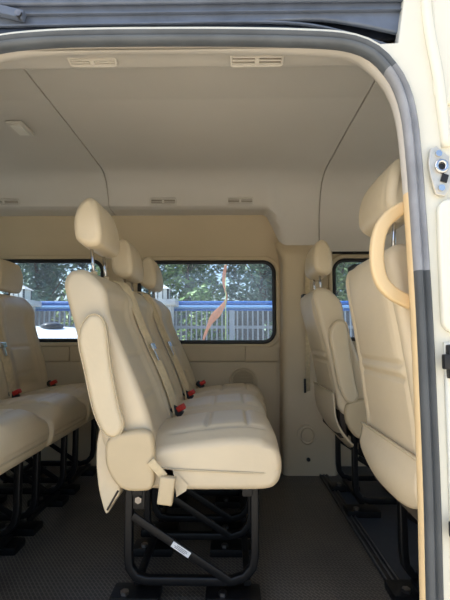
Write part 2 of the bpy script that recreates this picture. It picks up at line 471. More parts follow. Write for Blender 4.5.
    for x in (-0.05, 0.28):
        bm = bmesh.new(); add_box(bm, (x, -0.02, 0.322), (0.03, 0.34, 0.026), 0.004)
        obj('cross_rail', bm, M['black'], t, angle=50)
        bm = bmesh.new(); add_box(bm, (x, -0.02, 0.05), (0.022, 0.29, 0.018), 0.004)
        obj('cross_rail', bm, M['black'], t, angle=50)
    return t

seat = make_seat('beige leather van seat nearest the door, armrest folded up, white sticker on its leg brace', 'seats of the middle row', head_up=0.035)
seat.location = (-0.235, 1.525, 0)
# white sticker on the diagonal brace of the nearest seat
bm = bmesh.new()
rot = Matrix.Rotation(math.atan2(0.185, 0.29), 3, 'Y')
add_box(bm, (0.082, -0.1825, 0.153), (0.062, 0.002, 0.017), 0.0, rot)
stk = obj('sticker', bm, M['white'], seat, smooth=False); stk['label'] = 'small white sticker with grey print'
bm = bmesh.new()
for k in (-0.004, 0.0, 0.004):
    add_box(bm, Vector((0.082, -0.1838, 0.153))+rot @ Vector((0.004*k/0.004*0.5, 0, k)), (0.044-abs(k)*2, 0.0006, 0.0016), 0.0, rot)
obj('print_lines', bm, M['greyink'], stk, smooth=False)

def place(src, label, group, loc, arm=True, lever=True):
    c = copy_tree(src); c.location = loc; c['label'] = label; c['group'] = group
    kill = [ch for ch in c.children if (ch.name.startswith('sticker')) or (not arm and ch.name.split('.')[0] in ('armrest', 'release_strap', 'recliner_cover', 'side_gusset'))]
    for ch in kill:
        for s in list(ch.children_recursive): bpy.data.objects.remove(s)
        bpy.data.objects.remove(ch)
    return c
place(seat, 'beige leather van seat in the middle of the three in the middle row', 'seats of the middle row', (-0.235, 1.966, 0), arm=False).children
far_seat = place(seat, 'beige leather van seat beside the large right window, farthest seat of the middle row', 'seats of the middle row', (-0.21, 2.407, 0), arm=False)
def lower_head(root, dz, dx=0.0):
    for ch in root.children:
        if ch.name.startswith('headrest'): ch.location.z += dz; ch.location.x += dx
up_seat = make_seat('beige leather van seat behind the grab handle, seen from behind with slack map pocket', 'front row seats', up=math.radians(8), head_up=0.035, pocket=(0.345, 0.49, 0.03, 0.30))
up_seat.location = (0.60, 1.252, 0); up_seat.scale = (1, 1.08, 1)
mid_up = make_seat('beige leather van seat by the window pillar, seen from behind, map pocket sagging open', 'front row seats', up=math.radians(4), head_up=0.02, pocket=(0.265, 0.53, 0.03, 0.62))
mid_up.location = (0.625, 2.17, 0); mid_up.scale = (1, 1.06, 1)
rear = [place(up_seat, 'beige leather rear row seat at the left picture edge, only its cushion front showing', 'seats of the rear row', (-1.10, 1.525, 0)),
        place(up_seat, 'beige leather rear row seat with a tan belt across its back, second from the door', 'seats of the rear row', (-1.10, 1.966, 0), arm=False),
        place(up_seat, 'beige leather rear row seat with headrest before the left window, beside the far wall', 'seats of the rear row', (-1.10, 2.407, 0), arm=False)]
for r_ in rear:
    r_.scale = (1, 1, 1); lower_head(r_, -0.065, -0.035)
for o in bpy.data.objects:
    if o.get('category') == 'seat' and 'middle row' in o.get('group', '') and o is not seat:
        lower_head(o, -0.045, 0.004)

for ch in list(rear[2].children)+list(far_seat.children):
    if ch.name.startswith('seat_belt'):
        for q in list(ch.children): bpy.data.objects.remove(q)
        bpy.data.objects.remove(ch)

# ------------------------------------------------------------------ van interior shell
# floor
bm = bmesh.new(); add_box(bm, (-1.03, 1.83, -0.02), (3.10, 1.80, 0.04))
struct(obj('floor', bm, M['floor'], smooth=False))
bm = bmesh.new(); add_box(bm, (1.37, 1.83, -0.02), (1.66, 1.80, 0.04))
struct(obj('floor', bm, M['floorfront'], smooth=False))
bm = bmesh.new()
add_box(bm, (0.515, 1.83, 0.003), (0.05, 1.74, 0.008), 0.003)
t1 = struct(obj('trim_1', bm, M['blackplastic'], angle=40))
for dx in (-0.021, 0.0, 0.016):
    bm = bmesh.new(); add_box(bm, (0.515+dx, 1.83, 0.009), (0.005, 1.74, 0.006), 0.002); obj('ridge', bm, M['ridge'], t1, angle=40)

# ceiling: cross-section carried along the van, the duct ending just before the pillar
def ceil_prof(X):
    A = [(2.30, 1.735), (2.38, 1.733), (2.43, 1.722), (2.475, 1.69), (2.51, 1.64), (2.535, 1.585), (2.545, 1.565), (2.56, 1.556), (2.60, 1.552), (2.66, 1.55), (2.72, 1.548)]
    B = [(2.30, 1.735), (2.40, 1.733), (2.47, 1.722), (2.53, 1.69), (2.57, 1.64), (2.595, 1.585), (2.61, 1.53), (2.618, 1.48), (2.622, 1.42), (2.625, 1.37), (2.63, 1.30)]
    k = smooth01((X-0.20)/0.14)
    near = [(0.955, 1.452), (0.99, 1.478), (1.04, 1.503), (1.085, 1.525), (1.125, 1.536), (1.155, 1.541), (1.172, 1.548), (1.185, 1.565), (1.197, 1.60), (1.23, 1.66), (1.29, 1.71), (1.40, 1.732), (1.50, 1.735),
            (1.66, 1.736), (1.672, 1.7375), (1.684, 1.736), (1.9, 1.738), (2.1, 1.737)]
    return near+[(a[0]*(1-k)+b[0]*k, a[1]*(1-k)+b[1]*k) for a, b in zip(A, B)]
xs = []
for s in (-0.740, 0.535): xs += [(s-0.0035, 0), (s-0.002, 0.012), (s+0.002, 0.012), (s+0.0035, 0)]
xs += [(-2.6+0.2*i, 0) for i in range(9)]+[(-0.6+0.1*i, 0) for i in range(8)]+[(0.20+0.02*i, 0) for i in range(8)]+[(0.45, 0), (0.62, 0)]+[(0.75+0.2*i, 0) for i in range(8)]
xs.sort()
bm = bmesh.new(); rows = []
for X, lift in xs:
    pr = ceil_prof(X); row = []
    for i, (y, z) in enumerate(pr):
        a = pr[max(0, i-1)]; b = pr[min(len(pr)-1, i+1)]
        n = Vector((-(b[1]-a[1]), b[0]-a[0])).normalized()
        row.append(bm.verts.new((X, y+n.x*lift, z+n.y*lift)))
    rows.append(row)
for a, b in zip(rows[:-1], rows[1:]):
    for i in range(len(a)-1): bm.faces.new((a[i], b[i], b[i+1], a[i+1]))
struct(obj('ceiling', bm, M['headliner'], angle=32))
# dark backing above the headliner (closes the roof)
bm = bmesh.new(); add_box(bm, (-0.2, 1.86, 1.80), (5.0, 1.96, 0.04))
struct(obj('roof', bm, M['paint'], smooth=False))

# far wall with its three window openings
W1 = (-0.587, 0.742, 0.268, 1.252); W2 = (-1.95, 0.752, -0.815, 1.262); W3 = (0.635, 0.76, 1.45, 1.262)
grow = lambda w, d: (w[0]-d, w[1]-d, w[2]+d, w[3]+d)
me = plate([(-2.6, -0.02), (2.2, -0.02), (2.2, 1.6), (-2.6, 1.6)], [rect(*grow(w, 0.004), 0.075) for w in (W1, W2, W3)], 0.05)
struct(link('wall_back', shift(me, (0, 2.725, 0)), M['wallplastic'], smooth=False))
def window(n, w):
    bm = bmesh.new()
    path = [(x, 2.708, z) for x, z in rect(*grow(w, -0.004), 0.07, 8)]
    sweep(bm, path, rrect(0.024, 0.026, 0.008, 3), closed=True)
    f = struct(obj('window_%d' % n, bm, M['rim'], angle=50))
    me = plate(rect(*w, 0.07, 8), [], 0.005)
    gl = link('pane', shift(me, (0, 2.718, 0)), M['glass'], f, smooth=False)
    bm = bmesh.new()
    path = [(x, 2.698, z) for x, z in rect(*grow(w, 0.020), 0.085, 8)]
    sweep(bm, path, rrect(0.026, 0.014, 0.006, 3), closed=True)
    obj('window_surround', bm, M['wallplastic'], f, angle=60)
for i, w in enumerate((W1, W2, W3)): window(i+1, w)
# black seal line above the front window
bm = bmesh.new(); add_box(bm, (1.25, 2.69, 1.305), (1.24, 0.02, 0.018), 0.004)
struct(obj('trim_2', bm, M['rim']))
# lower wall cladding with joint lines
bm = bmesh.new()
add_box(bm, (-0.87, 2.688, 0.3115), (2.28, 0.022, 0.623), 0.004)
struct(obj('trim_3', bm, M['wallplastic'], angle=40))
bm = bmesh.new()
add_box(bm, (-0.46, 2.692, 0.672), (1.076, 0.014, 0.086), 0.004)
add_box(bm, (0.186, 2.692, 0.672), (0.204, 0.014, 0.086), 0.004)
add_box(bm, (-1.51, 2.692, 0.672), (1.0, 0.014, 0.086), 0.004)
struct(obj('trim_4', bm, M['wallplastic'], angle=40))

# pillar between the windows
bm = bmesh.new(); rows = []
for k in range(40):
    u = k/39; z = 0.0+1.362*u
    flare = smooth01((z-1.22)/0.14)
    d = 0.185-0.06*smooth01((z-0.05)/1.2)
    x0 = 0.288+0.012*smooth01(z/1.2); x1 = 0.60-0.06*smooth01(z/0.9)+0.05*flare
    x0 -= 0.03*flare
    d *= (1-0.55*flare**3)
    r = 0.035; sec = [(x0, 2.70)]
    for q in range(7):
        a = PI+PI/2*q/6; sec.append((x0+r+r*math.cos(a), 2.70-d+r+r*math.sin(a)))
    for q in range(7):
        a = 1.5*PI+PI/2*q/6; sec.append((x1-r+r*math.cos(a), 2.70-d+r+r*math.sin(a)))
    sec.append((x1, 2.70))
    rows.append([bm.verts.new((x, y, z)) for x, y in sec])
for a, b in zip(rows[:-1], rows[1:]):
    for i in range(len(a)-1): bm.faces.new((a[i], a[i+1], b[i+1], b[i]))
bm.faces.new(rows[-1]); bm.faces.new(rows[0][::-1])
struct(obj('trim_5', bm, M['wallplastic'], angle=60))
# belt of the pillar with its slot, anchor and retractor cover
pb = thing('pillar_seat_belt', 'tan seat belt running down the beige window pillar to its floor anchor', 'seat belt', (0.43, 2.52, 0.0))
bm = bmesh.new()
sweep(bm, [(0.02, 0.045, 1.20), (0.012, 0.022, 0.80), (0.004, 0.006, 0.47)], rrect(0.004, 0.026, 0.001, 2), up=Vector((1, 0, 0)))
obj('webbing', bm, M['strap'], pb)
bm = bmesh.new(); add_box(bm, (-0.012, 0.0, 0.50), (0.012, 0.012, 0.08), 0.003)
obj('belt_slot', bm, M['blackplastic'], pb)
bm = bmesh.new()
for k in range(1): cyl(bm, (-0.005, 0.010, 0.23), (-0.005, -0.014, 0.23), 0.055, 28)
rc = obj('retractor_cover', bm, M['wallplastic'], pb, angle=40)
bm = bmesh.new()
ring = [(-0.005+0.038*math.cos(2*PI*i/28), -0.016, 0.225+0.045*math.sin(2*PI*i/28)) for i in range(28)]
sweep(bm, ring, circ(0.006, 8), closed=True)
obj('cover_rim', bm, M['wallplastic'], rc)
bm = bmesh.new(); cyl(bm, (0.0, 0.0, 0.09), (0.0, -0.012, 0.09), 0.011, 12)
obj('screw', bm, M['blackplastic'], pb, angle=40)

# speaker grille in the far wall
sg = thing('speaker_grille', 'round perforated beige speaker grille in the wall under the right window', 'speaker', (0.068, 2.676, 0.51))
bm = bmesh.new(); cyl(bm, (0, 0.002, 0), (0, -0.004, 0), 0.080, 40)
gr = obj('grille', bm, M['grille'], sg, angle=40)
bm = bmesh.new()
for i in range(-7, 8):
    for j in range(-7, 8):
        x = 0.0098*(i+0.5*(j % 2)); z = 0.0086*j
        if x*x+z*z < 0.064**2: cyl(bm, (x, -0.003, z), (x, -0.0046, z), 0.0031, 6)
obj('perforation', bm, M['hole'], gr, smooth=False)
bm = bmesh.new(); sweep(bm, [(0.081*math.cos(2*PI*i/48), -0.004, 0.081*math.sin(2*PI*i/48)) for i in range(48)], circ(0.006, 8), closed=True)
obj('rim', bm, M['wallplastic'], sg)

# other walls that close the van (rear, front, door side), each with its glazing
def side_wall(name, X, win):
    me = plate([(0.95, -0.02), (2.74, -0.02), (2.74, 1.79), (0.95, 1.79)], [rect(*win, 0.08)], 0.04)
    me.transform(Matrix(((0, 1, 0, X), (1, 0, 0, 0), (0, 0, 1, 0), (0, 0, 0, 1))))
    struct(link(name, me, M['wallplastic'], smooth=False))
    me = plate(rect(*win, 0.08), [], 0.005)
    me.transform(Matrix(((0, 1, 0, X), (1, 0, 0, 0), (0, 0, 1, 0), (0, 0, 0, 1))))
    return me
me = side_wall('wall_left', -2.60, (1.15, 0.75, 2.55, 1.40))
w = struct(link('window_4', me, M['glass'], smooth=False))
me = side_wall('wall_right', 2.20, (1.10, 0.60, 2.60, 1.42))
w = struct(link('window_5', me, M['glass'], smooth=False))

# headliner vents and lamp
def vent(label, loc, L, Wd, tilt, m):
    t = thing('air_vent', label, 'vent', loc, 'air vents in the headliner'); t.rotation_euler = (tilt, 0, 0)
    bm = bmesh.new(); sweep(bm, [(x, y, -0.002) for x, y in rrect(L, Wd, 0.008, 4)], circ(0.004, 8), up=Vector((0, 0, 1)), closed=True)
    obj('frame', bm, M['vent'], t)
    bm = bmesh.new(); add_box(bm, (0, 0, -0.001), (L-0.004, Wd-0.004, 0.002))
    obj('backing', bm, m, t, smooth=False)
    for k in range(3):
        bm = bmesh.new(); add_box(bm, (0, (k-1)*Wd*0.27, -0.004), (L-0.008, Wd*0.13, 0.005), 0.001, None)
        obj('slat', bm, M['vent'], t, angle=40)
    bm = bmesh.new(); add_box(bm, (0, 0, -0.007), (0.012, Wd*0.5, 0.004), 0.001)
    obj('slider', bm, M['vent'], t, angle=40)
vent('slotted air vent over the door, at the left of the door-side headliner', (-0.376, 1.110, 1.530), 0.125, 0.030, -0.2, M['lampglass'])
vent('slotted air vent over the door, right of the centre', (0.068, 1.108, 1.529), 0.138, 0.042, -0.2, M['hole'])
vent('slim air vent under the far duct, above the right window toward the middle seats', (-0.41, 2.528, 1.588), 0.15, 0.034, -1.13, M['hole'])
vent('slim air vent under the far duct, near the window pillar end', (0.05, 2.528, 1.588), 0.15, 0.034, -1.13, M['hole'])
vent('slim air vent under the far duct, above the left window', (-1.37, 2.528, 1.588), 0.18, 0.034, -1.13, M['hole'])
lp = thing('ceiling_lamp', 'small rectangular ceiling lamp in the headliner above the rear seats', 'lamp', (-0.965, 1.89, 1.733))
bm = bmesh.new(); add_box(bm, (0, 0, -0.006), (0.075, 0.13, 0.012), 0.005); obj('housing', bm, M['vent'], lp, angle=40)
bm = bmesh.new(); add_box(bm, (0, 0, -0.013), (0.045, 0.09, 0.006), 0.002); obj('lens', bm, M['lampglass'], lp, angle=40)

# ------------------------------------------------------------------ door opening, seals, body side
YD = 0.93
OPEN = [(-0.80, -0.10), (-0.80, 0.40), (-0.80, 1.00), (-0.792, 1.18), (-0.76, 1.29), (-0.70, 1.37), (-0.62, 1.422), (-0.525, 1.449), (-0.42, 1.459), (-0.30, 1.4615), (-0.15, 1.461), (0.0, 1.459), (0.153, 1.454),
        (0.257, 1.445), (0.319, 1.419), (0.359, 1.372), (0.380, 1.325), (0.392, 1.265), (0.398, 1.18), (0.402, 1.08), (0.408, 0.86), (0.410, 0.65), (0.4105, 0.45), (0.408, 0.26), (0.404, -0.10)]
path = spline([(x, YD, z) for x, z in OPEN], 160)
# normals in plane for offsets (inward towards opening)
def offset(pth, d):
    out = []
    for i, p in enumerate(pth):
        a = pth[max(0, i-1)]; b = pth[min(len(pth)-1, i+1)]
        t = (b-a).normalized(); out.append(p+Vector((t.z, 0, -t.x))*d)
    return out
dt = struct(bpy.data.objects.new('door_1', None)); COL.objects.link(dt)
# rubber seal with an outer bead and an inner lip
bm = bmesh.new()
prof = [(-0.021, -0.004), (-0.021, -0.014), (-0.016, -0.021), (-0.008, -0.022), (-0.002, -0.014), (0.002, -0.011), (0.006, -0.014), (0.013, -0.017), (0.019, -0.011), (0.020, 0.0), (0.014, 0.012), (-0.014, 0.012)]
prof = [(x*0.80, y) for x, y in prof]
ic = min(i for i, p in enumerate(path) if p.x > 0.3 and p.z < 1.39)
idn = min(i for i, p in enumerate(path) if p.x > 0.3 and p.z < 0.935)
sweep(bm, path[:ic+1], prof, up=Vector((0, 1, 0)))
obj('weatherstrip', bm, M['rubber'], dt, angle=60)
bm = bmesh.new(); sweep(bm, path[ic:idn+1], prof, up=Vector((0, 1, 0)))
obj('weatherstrip', bm, M['rubberglare'], dt, angle=60)  # upper right stretch, coloured paler for the glare on it
bm = bmesh.new(); sweep(bm, path[idn:], prof, up=Vector((0, 1, 0)))
obj('weatherstrip', bm, M['rubberdark'], dt, angle=60)
# inner trim return between the seal and the cabin
def ret(i0, i1, name, m):
    bm = bmesh.new(); rows = []
    for d, y in ((0.002, 0.942), (0.010, 0.946), (0.013, 0.952), (0.013, 0.965), (0.006, 0.985), (-0.012, 0.992), (-0.08, 0.994)):
        row = []
        for i in range(i0, i1+1):
            p = path[i]; n = (offset(path, 1.0)[i]-p)
            k = 1.0-0.85*smooth01((-n.z-0.75)/0.25)          # flush with the duct along the top
            q = p+n*(d*k if d > 0 else d); row.append(bm.verts.new((q.x, y, q.z)))
        rows.append(row)
    for a, b in zip(rows[:-1], rows[1:]):
        for i in range(len(a)-1): bm.faces.new((a[i], a[i+1], b[i+1], b[i]))
    obj(name, bm, m, dt)
ib = max(i for i, p in enumerate(path) if p.x > 0 and p.z > 1.09)
ret(0, ib, 'trim_return', M['headliner'])
ret(ib, len(path)-1, 'pillar_trim', M['handle'])
# painted body side round the opening
hole = [(q.x, q.z) for q in offset(path, -0.006)]
inner = [(x, z) for x, z in hole]
def body_top():
    return [(0.372, 1.442), (0.386, 1.56), (0.40, 1.80)]
fl = [(q.x, q.z) for q in offset(path, -0.024)]
i0 = min(range(len(fl)), key=lambda i: abs(fl[i][0]-0.332)+abs(fl[i][1]-1.432))
ou = fl[:i0+1]
# left and top flange (narrow lip above the seal)
left_piece = [(-2.6, -0.10)]+[(-2.6, 1.47)]+[(-0.90, 1.47)]+[p for p in ou if p[1] > 1.40 and p[0] < 0.34]+hole[i0::-1]
me = plate(left_piece, [rect(-2.3, 0.75, -1.15, 1.26, 0.07)], 0.03, 0.004)
body = struct(link('wall_front', shift(me, (0, YD+0.012, 0)), M['paint'], smooth=False))
right_piece = [hole[i] for i in range(i0, len(hole))]+[(1.5, -0.10), (1.5, 1.80), (0.41, 1.80)]+[(0.398, 1.57), (0.377, 1.440), (fl[i0][0], fl[i0][1])]
me = plate(right_piece, [], 0.03, 0.004)
link('body_panel', shift(me, (0, YD+0.012, 0)), M['paint'], body, smooth=False)
me = plate(rect(-2.3, 0.75, -1.15, 1.26, 0.07), [], 0.005)
struct(link('window_6', shift(me, (0, YD+0.012, 0)), M['glass'], smooth=False))
# jamb relief: raised vertical rib, pressed panel and step
bm = bmesh.new()
sweep(bm, spline([(0.436, YD-0.004, 1.80), (0.437, YD-0.006, 1.55), (0.441, YD-0.010, 1.46), (0.455, YD-0.010, 1.36), (0.462, YD-0.008, 1.28), (0.470, YD-0.004, 1.20)], 40), circ(0.011, 10, 0.014), up=Vector((0, 1, 0)))
obj('jamb_rib', bm, M['paint'], body)
me = plate(rect(0.448, 0.80, 0.60, 1.075, 0.022), [], 0.020, 0.007)
link('pressed_panel', shift(me, (0, YD-0.008, 0)), M['paint'], body, smooth=True)
me = plate(rect(0.452, 1.30, 0.70, 1.70, 0.03), [], 0.016, 0.006)
link('pressed_panel', shift(me, (0, YD-0.006, 0)), M['paint'], body, smooth=True)
me = plate([(0.447, -0.10), (0.60, -0.10), (0.60, 0.77), (0.450, 0.77)], [], 0.012, 0.005)
link('pressed_panel', shift(me, (0, YD-0.006, 0)), M['paint'], body, smooth=True)

# recess over the door with the sliding track
bm = bmesh.new()
add_box(bm, (-0.6, YD+0.052, 1.64), (2.0, 0.012, 0.30))
struct(obj('trim_6', bm, M['darkrail'], smooth=False))
track = thing('door_track', 'dark steel sliding door track curving inward above the door opening', 'door track', (0, YD, 1.49))
cp = spline([(-1.5, 0.028, 0.004), (-0.6, 0.026, 0.006), (-0.2, 0.026, 0.008), (0.05, 0.028, 0.010), (0.18, 0.034, 0.006), (0.28, 0.040, -0.014), (0.375, 0.048, -0.040)], 60)
bm = bmesh.new(); sweep(bm, cp, rrect(0.016, 0.018, 0.004, 3), up=Vector((0, 1, 0)))
obj('rail', bm, M['darkrail'], track, angle=50)
bm = bmesh.new(); sweep(bm, [p+Vector((0, -0.012, 0.010)) for p in cp], rrect(0.004, 0.008, 0.001, 2), up=Vector((0, 1, 0)))
obj('rail_lip', bm, M['slate'], track, angle=50)
bm = bmesh.new()
up_edge = spline([(-1.5, 0.022, 0), (-0.1, 0.022, 0), (0.1, 0.028, 0), (0.2, 0.030, 0), (0.3, 0.014, 0), (0.40, -0.010, 0)], 50)
me = plate([(p.x, 1.49+p.y) for p in up_edge]+[(0.40, 1.75), (-1.5, 1.75)], [], 0.012, 0.004)
cover = struct(link('trim_7', shift(me, (0, YD+0.022, 0)), M['slate'], smooth=False))
bm = bmesh.new()
sweep(bm, [(-1.5, YD+0.012, 1.531), (0.39, YD+0.012, 1.531)], rrect(0.003, 0.012, 0.001, 2), up=Vector((0, 1, 0)))
sweep(bm, [(-1.5, YD+0.008, 1.556), (0.40, YD+0.008, 1.556)], circ(0.006, 8), up=Vector((0, 1, 0)))
obj('drip_bead', bm, M['slate'], cover)
bk = thing('track_bracket', 'worn grey bracket at the rear end of the door track', 'bracket', (-0.49, YD, 1.525))
bm = bmesh.new(); add_box(bm, (-0.03, 0.002, 0.006), (0.09, 0.018, 0.02), 0.004, Matrix.Rotation(0.25, 3, 'Y')); obj('arm', bm, M['slate'], bk, angle=50)
bm = bmesh.new(); cyl(bm, (0.005, 0.006, -0.006), (0.005, -0.012, -0.006), 0.008, 10); obj('roller', bm, M['steel'], bk, angle=50)

# grab handle beside the door
HP = [(0.436, 1.022, 1.100), (0.412, 1.000, 1.090), (0.380, 0.995, 1.074), (0.350, 0.99, 1.045), (0.336, 0.99, 1.005), (0.333, 0.99, 0.955), (0.341, 0.99, 0.915), (0.362, 0.99, 0.888), (0.390, 0.995, 0.872), (0.412, 1.000, 0.863), (0.436, 1.022, 0.855)]
bm = bmesh.new(); sweep(bm, spline(HP, 60), rrect(0.031, 0.022, 0.007, 4), up=Vector((0, 1, 0)))
tag(obj('grab_handle', bm, M['handle'], angle=60), 'tan curved plastic grab handle on the door pillar', 'handle')

# striker plate and door catches on the jamb
st = thing('door_striker', 'steel door striker plate with two screws on the cream door jamb', 'striker', (0.447, YD-0.012, 1.142))
Rm = Matrix.Rotation(-0.10, 4, 'Y')
bm = bmesh.new()
me = plate([(-0.010, 0.050), (0.002, 0.054), (0.024, 0.030), (0.024, -0.030), (0.004, -0.054), (-0.012, -0.048), (-0.018, -0.010), (-0.018, 0.020)], [], 0.006, 0.002)
me.transform(Rm); link('plate', me, M['plate'], st, smooth=False); bm.free()
for z, x in ((0.038, -0.001), (-0.038, 0.002)):
    bm = bmesh.new(); cyl(bm, (x, -0.002, z), (x, -0.008, z), 0.007, 12); obj('screw', bm, M['chrome'], st, angle=40)
bm = bmesh.new(); sweep(bm, [(0.004+0.011*math.cos(2*PI*i/24), -0.006, 0.010+0.012*math.sin(2*PI*i/24)) for i in range(24)], circ(0.0045, 8), closed=True)
obj('striker_loop', bm, M['chrome'], st)
bm = bmesh.new(); cyl(bm, (0.004, 0, 0.010), (0.004, -0.0045, 0.010), 0.007, 14); obj('loop_hole', bm, M['blackplastic'], st, angle=40)
bm = bmesh.new(); add_box(bm, (0.010, -0.004, -0.016), (0.014, 0.004, 0.018), 0.001, Matrix.Rotation(0.3, 3, 'Y')); obj('slot', bm, M['blackplastic'], st, angle=40)
def catch(label, z, h):
    c = thing('door_catch', label, 'door catch', (0.457, YD-0.012, z), 'black catches on the jamb')
    bm = bmesh.new(); add_box(bm, (0.006, -0.006, 0), (0.034, 0.016, h), 0.005); obj('housing', bm, M['blackplastic'], c, angle=50)
    bm = bmesh.new(); add_box(bm, (-0.010, -0.008, 0), (0.022, 0.014, h*0.45), 0.005); obj('tongue', bm, M['blackplastic'], c, angle=50)
    for s in (-1, 1):
        bm = bmesh.new(); cyl(bm, (0.004, -0.010, s*h*0.33), (0.004, -0.017, s*h*0.33), 0.006, 10); obj('screw', bm, M['steel'], c, angle=40)
catch('black plastic door catch on the cream jamb, upper one level with the window sill', 0.735, 0.070)
catch('black plastic door catch low on the cream jamb, near the front seat legs', 0.400, 0.068)

# ------------------------------------------------------------------ outside
GZ = -0.60
bm = bmesh.new(); add_box(bm, (0, 8, GZ-0.05), (60, 60, 0.1))
struct(obj('ground', bm, M['concrete'], smooth=False))

# fence with a blue top rail
FY = 7.2
fn = thing('fence', 'pale metal picket fence with a thick blue top rail outside the windows', 'fence', (0, FY, GZ))
bm = bmesh.new(); cyl(bm, (-4.6, -0.02, 1.855), (4.5, -0.02, 1.855), 0.026, 16); obj('top_rail_and_highlight', bm, M['railhighlight'], fn, angle=50)  # pale pipe stands in for the highlight along the blue rail
bm = bmesh.new(); cyl(bm, (-4.6, 0.02, 1.915), (4.5, 0.02, 1.915), 0.042, 16); obj('top_rail_and_highlight', bm, M['bluerail'], fn, angle=50)
bm = bmesh.new(); cyl(bm, (-4.6, 0.0, 1.81), (4.5, 0.0, 1.81), 0.022, 16); obj('top_rail_and_highlight', bm, M['bluerail'], fn, angle=50)
bm = bmesh.new(); add_box(bm, (-0.05, 0.03, 1.52), (9.1, 0.03, 0.05)); add_box(bm, (-0.05, 0.03, 0.35), (9.1, 0.03, 0.05)); obj('cross_rail', bm, M['picket'], fn, smooth=False)
for q in range(5):
    bm = bmesh.new(); add_box(bm, (-4.4+2.2*q, 0.02, 0.9), (0.09, 0.09, 1.8), 0.01); obj('post', bm, M['picket'], fn, angle=50)
bm = bmesh.new()
for q in range(106): add_box(bm, (-4.5+0.085*q, 0, 0.93), (0.024, 0.02, 1.74))
obj('picket_panel', bm, M['picket'], fn, smooth=False)
bm = bmesh.new(); add_box(bm, (0.2, FY+2.2, GZ+0.97), (14, 0.2, 1.94))
tag(obj('garden_wall', bm, M['reddish'], smooth=False), 'dark grey wall behind the picket fence', 'wall')

def gate_pillar(X, label):
    t = thing('gate_pillar', label, 'pillar', (X, FY-0.3, GZ), 'pale gate pillars with lanterns')
    bm = bmesh.new(); add_box(bm, (0, 0, 0.93), (0.36, 0.36, 1.86), 0.01); obj('shaft', bm, M['pillarstone'], t, angle=40)
    bm = bmesh.new(); add_box(bm, (0, 0, 1.90), (0.50, 0.50, 0.09), 0.015); obj('capstone', bm, M['pillarstone'], t, angle=40)
    bm = bmesh.new(); add_box(bm, (0, 0, 2.04), (0.25, 0.25, 0.17), 0.01); ln = obj('lantern', bm, M['lampglass'], t, angle=40)
    bm = bmesh.new()
    bmesh.ops.create_cone(bm, cap_ends=True, segments=4, radius1=0.23, radius2=0.03, depth=0.09, matrix=Matrix.Translation((0, 0, 2.16)) @ Matrix.Rotation(PI/4, 4, 'Z'))
    obj('lantern_roof', bm, M['pillarstone'], ln, smooth=False)
    bm = bmesh.new()
    for a in (-1, 1):
        for b in (-1, 1): add_box(bm, (a*0.12, b*0.12, 2.04), (0.025, 0.025, 0.18))
    for q in (-0.04, 0.04): add_box(bm, (q, -0.126, 2.04), (0.01, 0.01, 0.17))
    obj('lantern_bars', bm, M['black'], ln, smooth=False)
gate_pillar(-3.42, 'pale gate pillar with lantern seen through the left window')
gate_pillar(-1.13, 'pale gate pillar with lantern seen beside the farthest middle-row headrest')

# white parked car: lofted body sections along its length
car = thing('parked_car', 'white parked car outside the left window', 'car', (-2.50, 4.9, GZ))
CS = [(-2.1, 0.55, 0.80, 0.70), (-1.95, 0.42, 0.98, 0.80), (-1.5, 0.35, 1.06, 0.84), (-1.15, 0.35, 1.15, 0.83), (-0.7, 0.35, 1.40, 0.80), (-0.1, 0.35, 1.50, 0.78), (0.6, 0.35, 1.50, 0.78), (1.1, 0.35, 1.44, 0.79), (1.5, 0.35, 1.22, 0.82), (1.8, 0.36, 1.04, 0.82), (2.15, 0.45, 0.92, 0.74)]
bm = bmesh.new(); rows = []
for x, z0, z1, hw in CS:
    sec = [(-hw*0.95, z0), (-hw, z0+0.2), (-hw*0.98, min(z1-0.02, 0.90)), (-hw*0.80, z1-0.07), (-hw*0.55, z1-0.015), (0, z1), (hw*0.55, z1-0.015), (hw*0.80, z1-0.07), (hw*0.98, min(z1-0.02, 0.90)), (hw, z0+0.2), (hw*0.95, z0)]
    rows.append([bm.verts.new((x, y, z)) for y, z in sec])
for a, b in zip(rows[:-1], rows[1:]):
    for i in range(len(a)-1): bm.faces.new((a[i], a[i+1], b[i+1], b[i]))
bm.faces.new(rows[0]); bm.faces.new(rows[-1][::-1])
cb = obj('body', bm, M['carwhite'], car)
mod = cb.modifiers.new('s', 'SUBSURF'); mod.levels = 1; mod.render_levels = 2
for s in (-1, 1):
    bm = bmesh.new(); f = bm.faces.new([bm.verts.new(p) for p in [(-0.85, s*0.815, 0.95), (1.35, s*0.815, 0.95), (0.95, s*0.715, 1.33), (-0.45, s*0.715, 1.35)]])
    bmesh.ops.solidify(bm, geom=[f], thickness=0.02); obj('side_glass', bm, M['carglass'], car, smooth=False)
    for x in (-1.3, 1.35):
        bm = bmesh.new(); cyl(bm, (x, s*0.70, 0.31), (x, s*0.85, 0.31), 0.31, 28); wl = obj('wheel', bm, M['tyre'], car, angle=40)
        bm = bmesh.new(); cyl(bm, (x, s*0.84, 0.31), (x, s*0.86, 0.31), 0.19, 20); obj('hubcap', bm, M['steel'], wl, angle=40)
bm = bmesh.new(); bmesh.ops.create_uvsphere(bm, u_segments=20, v_segments=10, radius=1, matrix=Matrix.Translation((0.62, -0.40, 1.480)) @ Matrix.Diagonal((0.12, 0.09, 0.045, 1)))
obj('roof_vent', bm, M['carglass'], car)

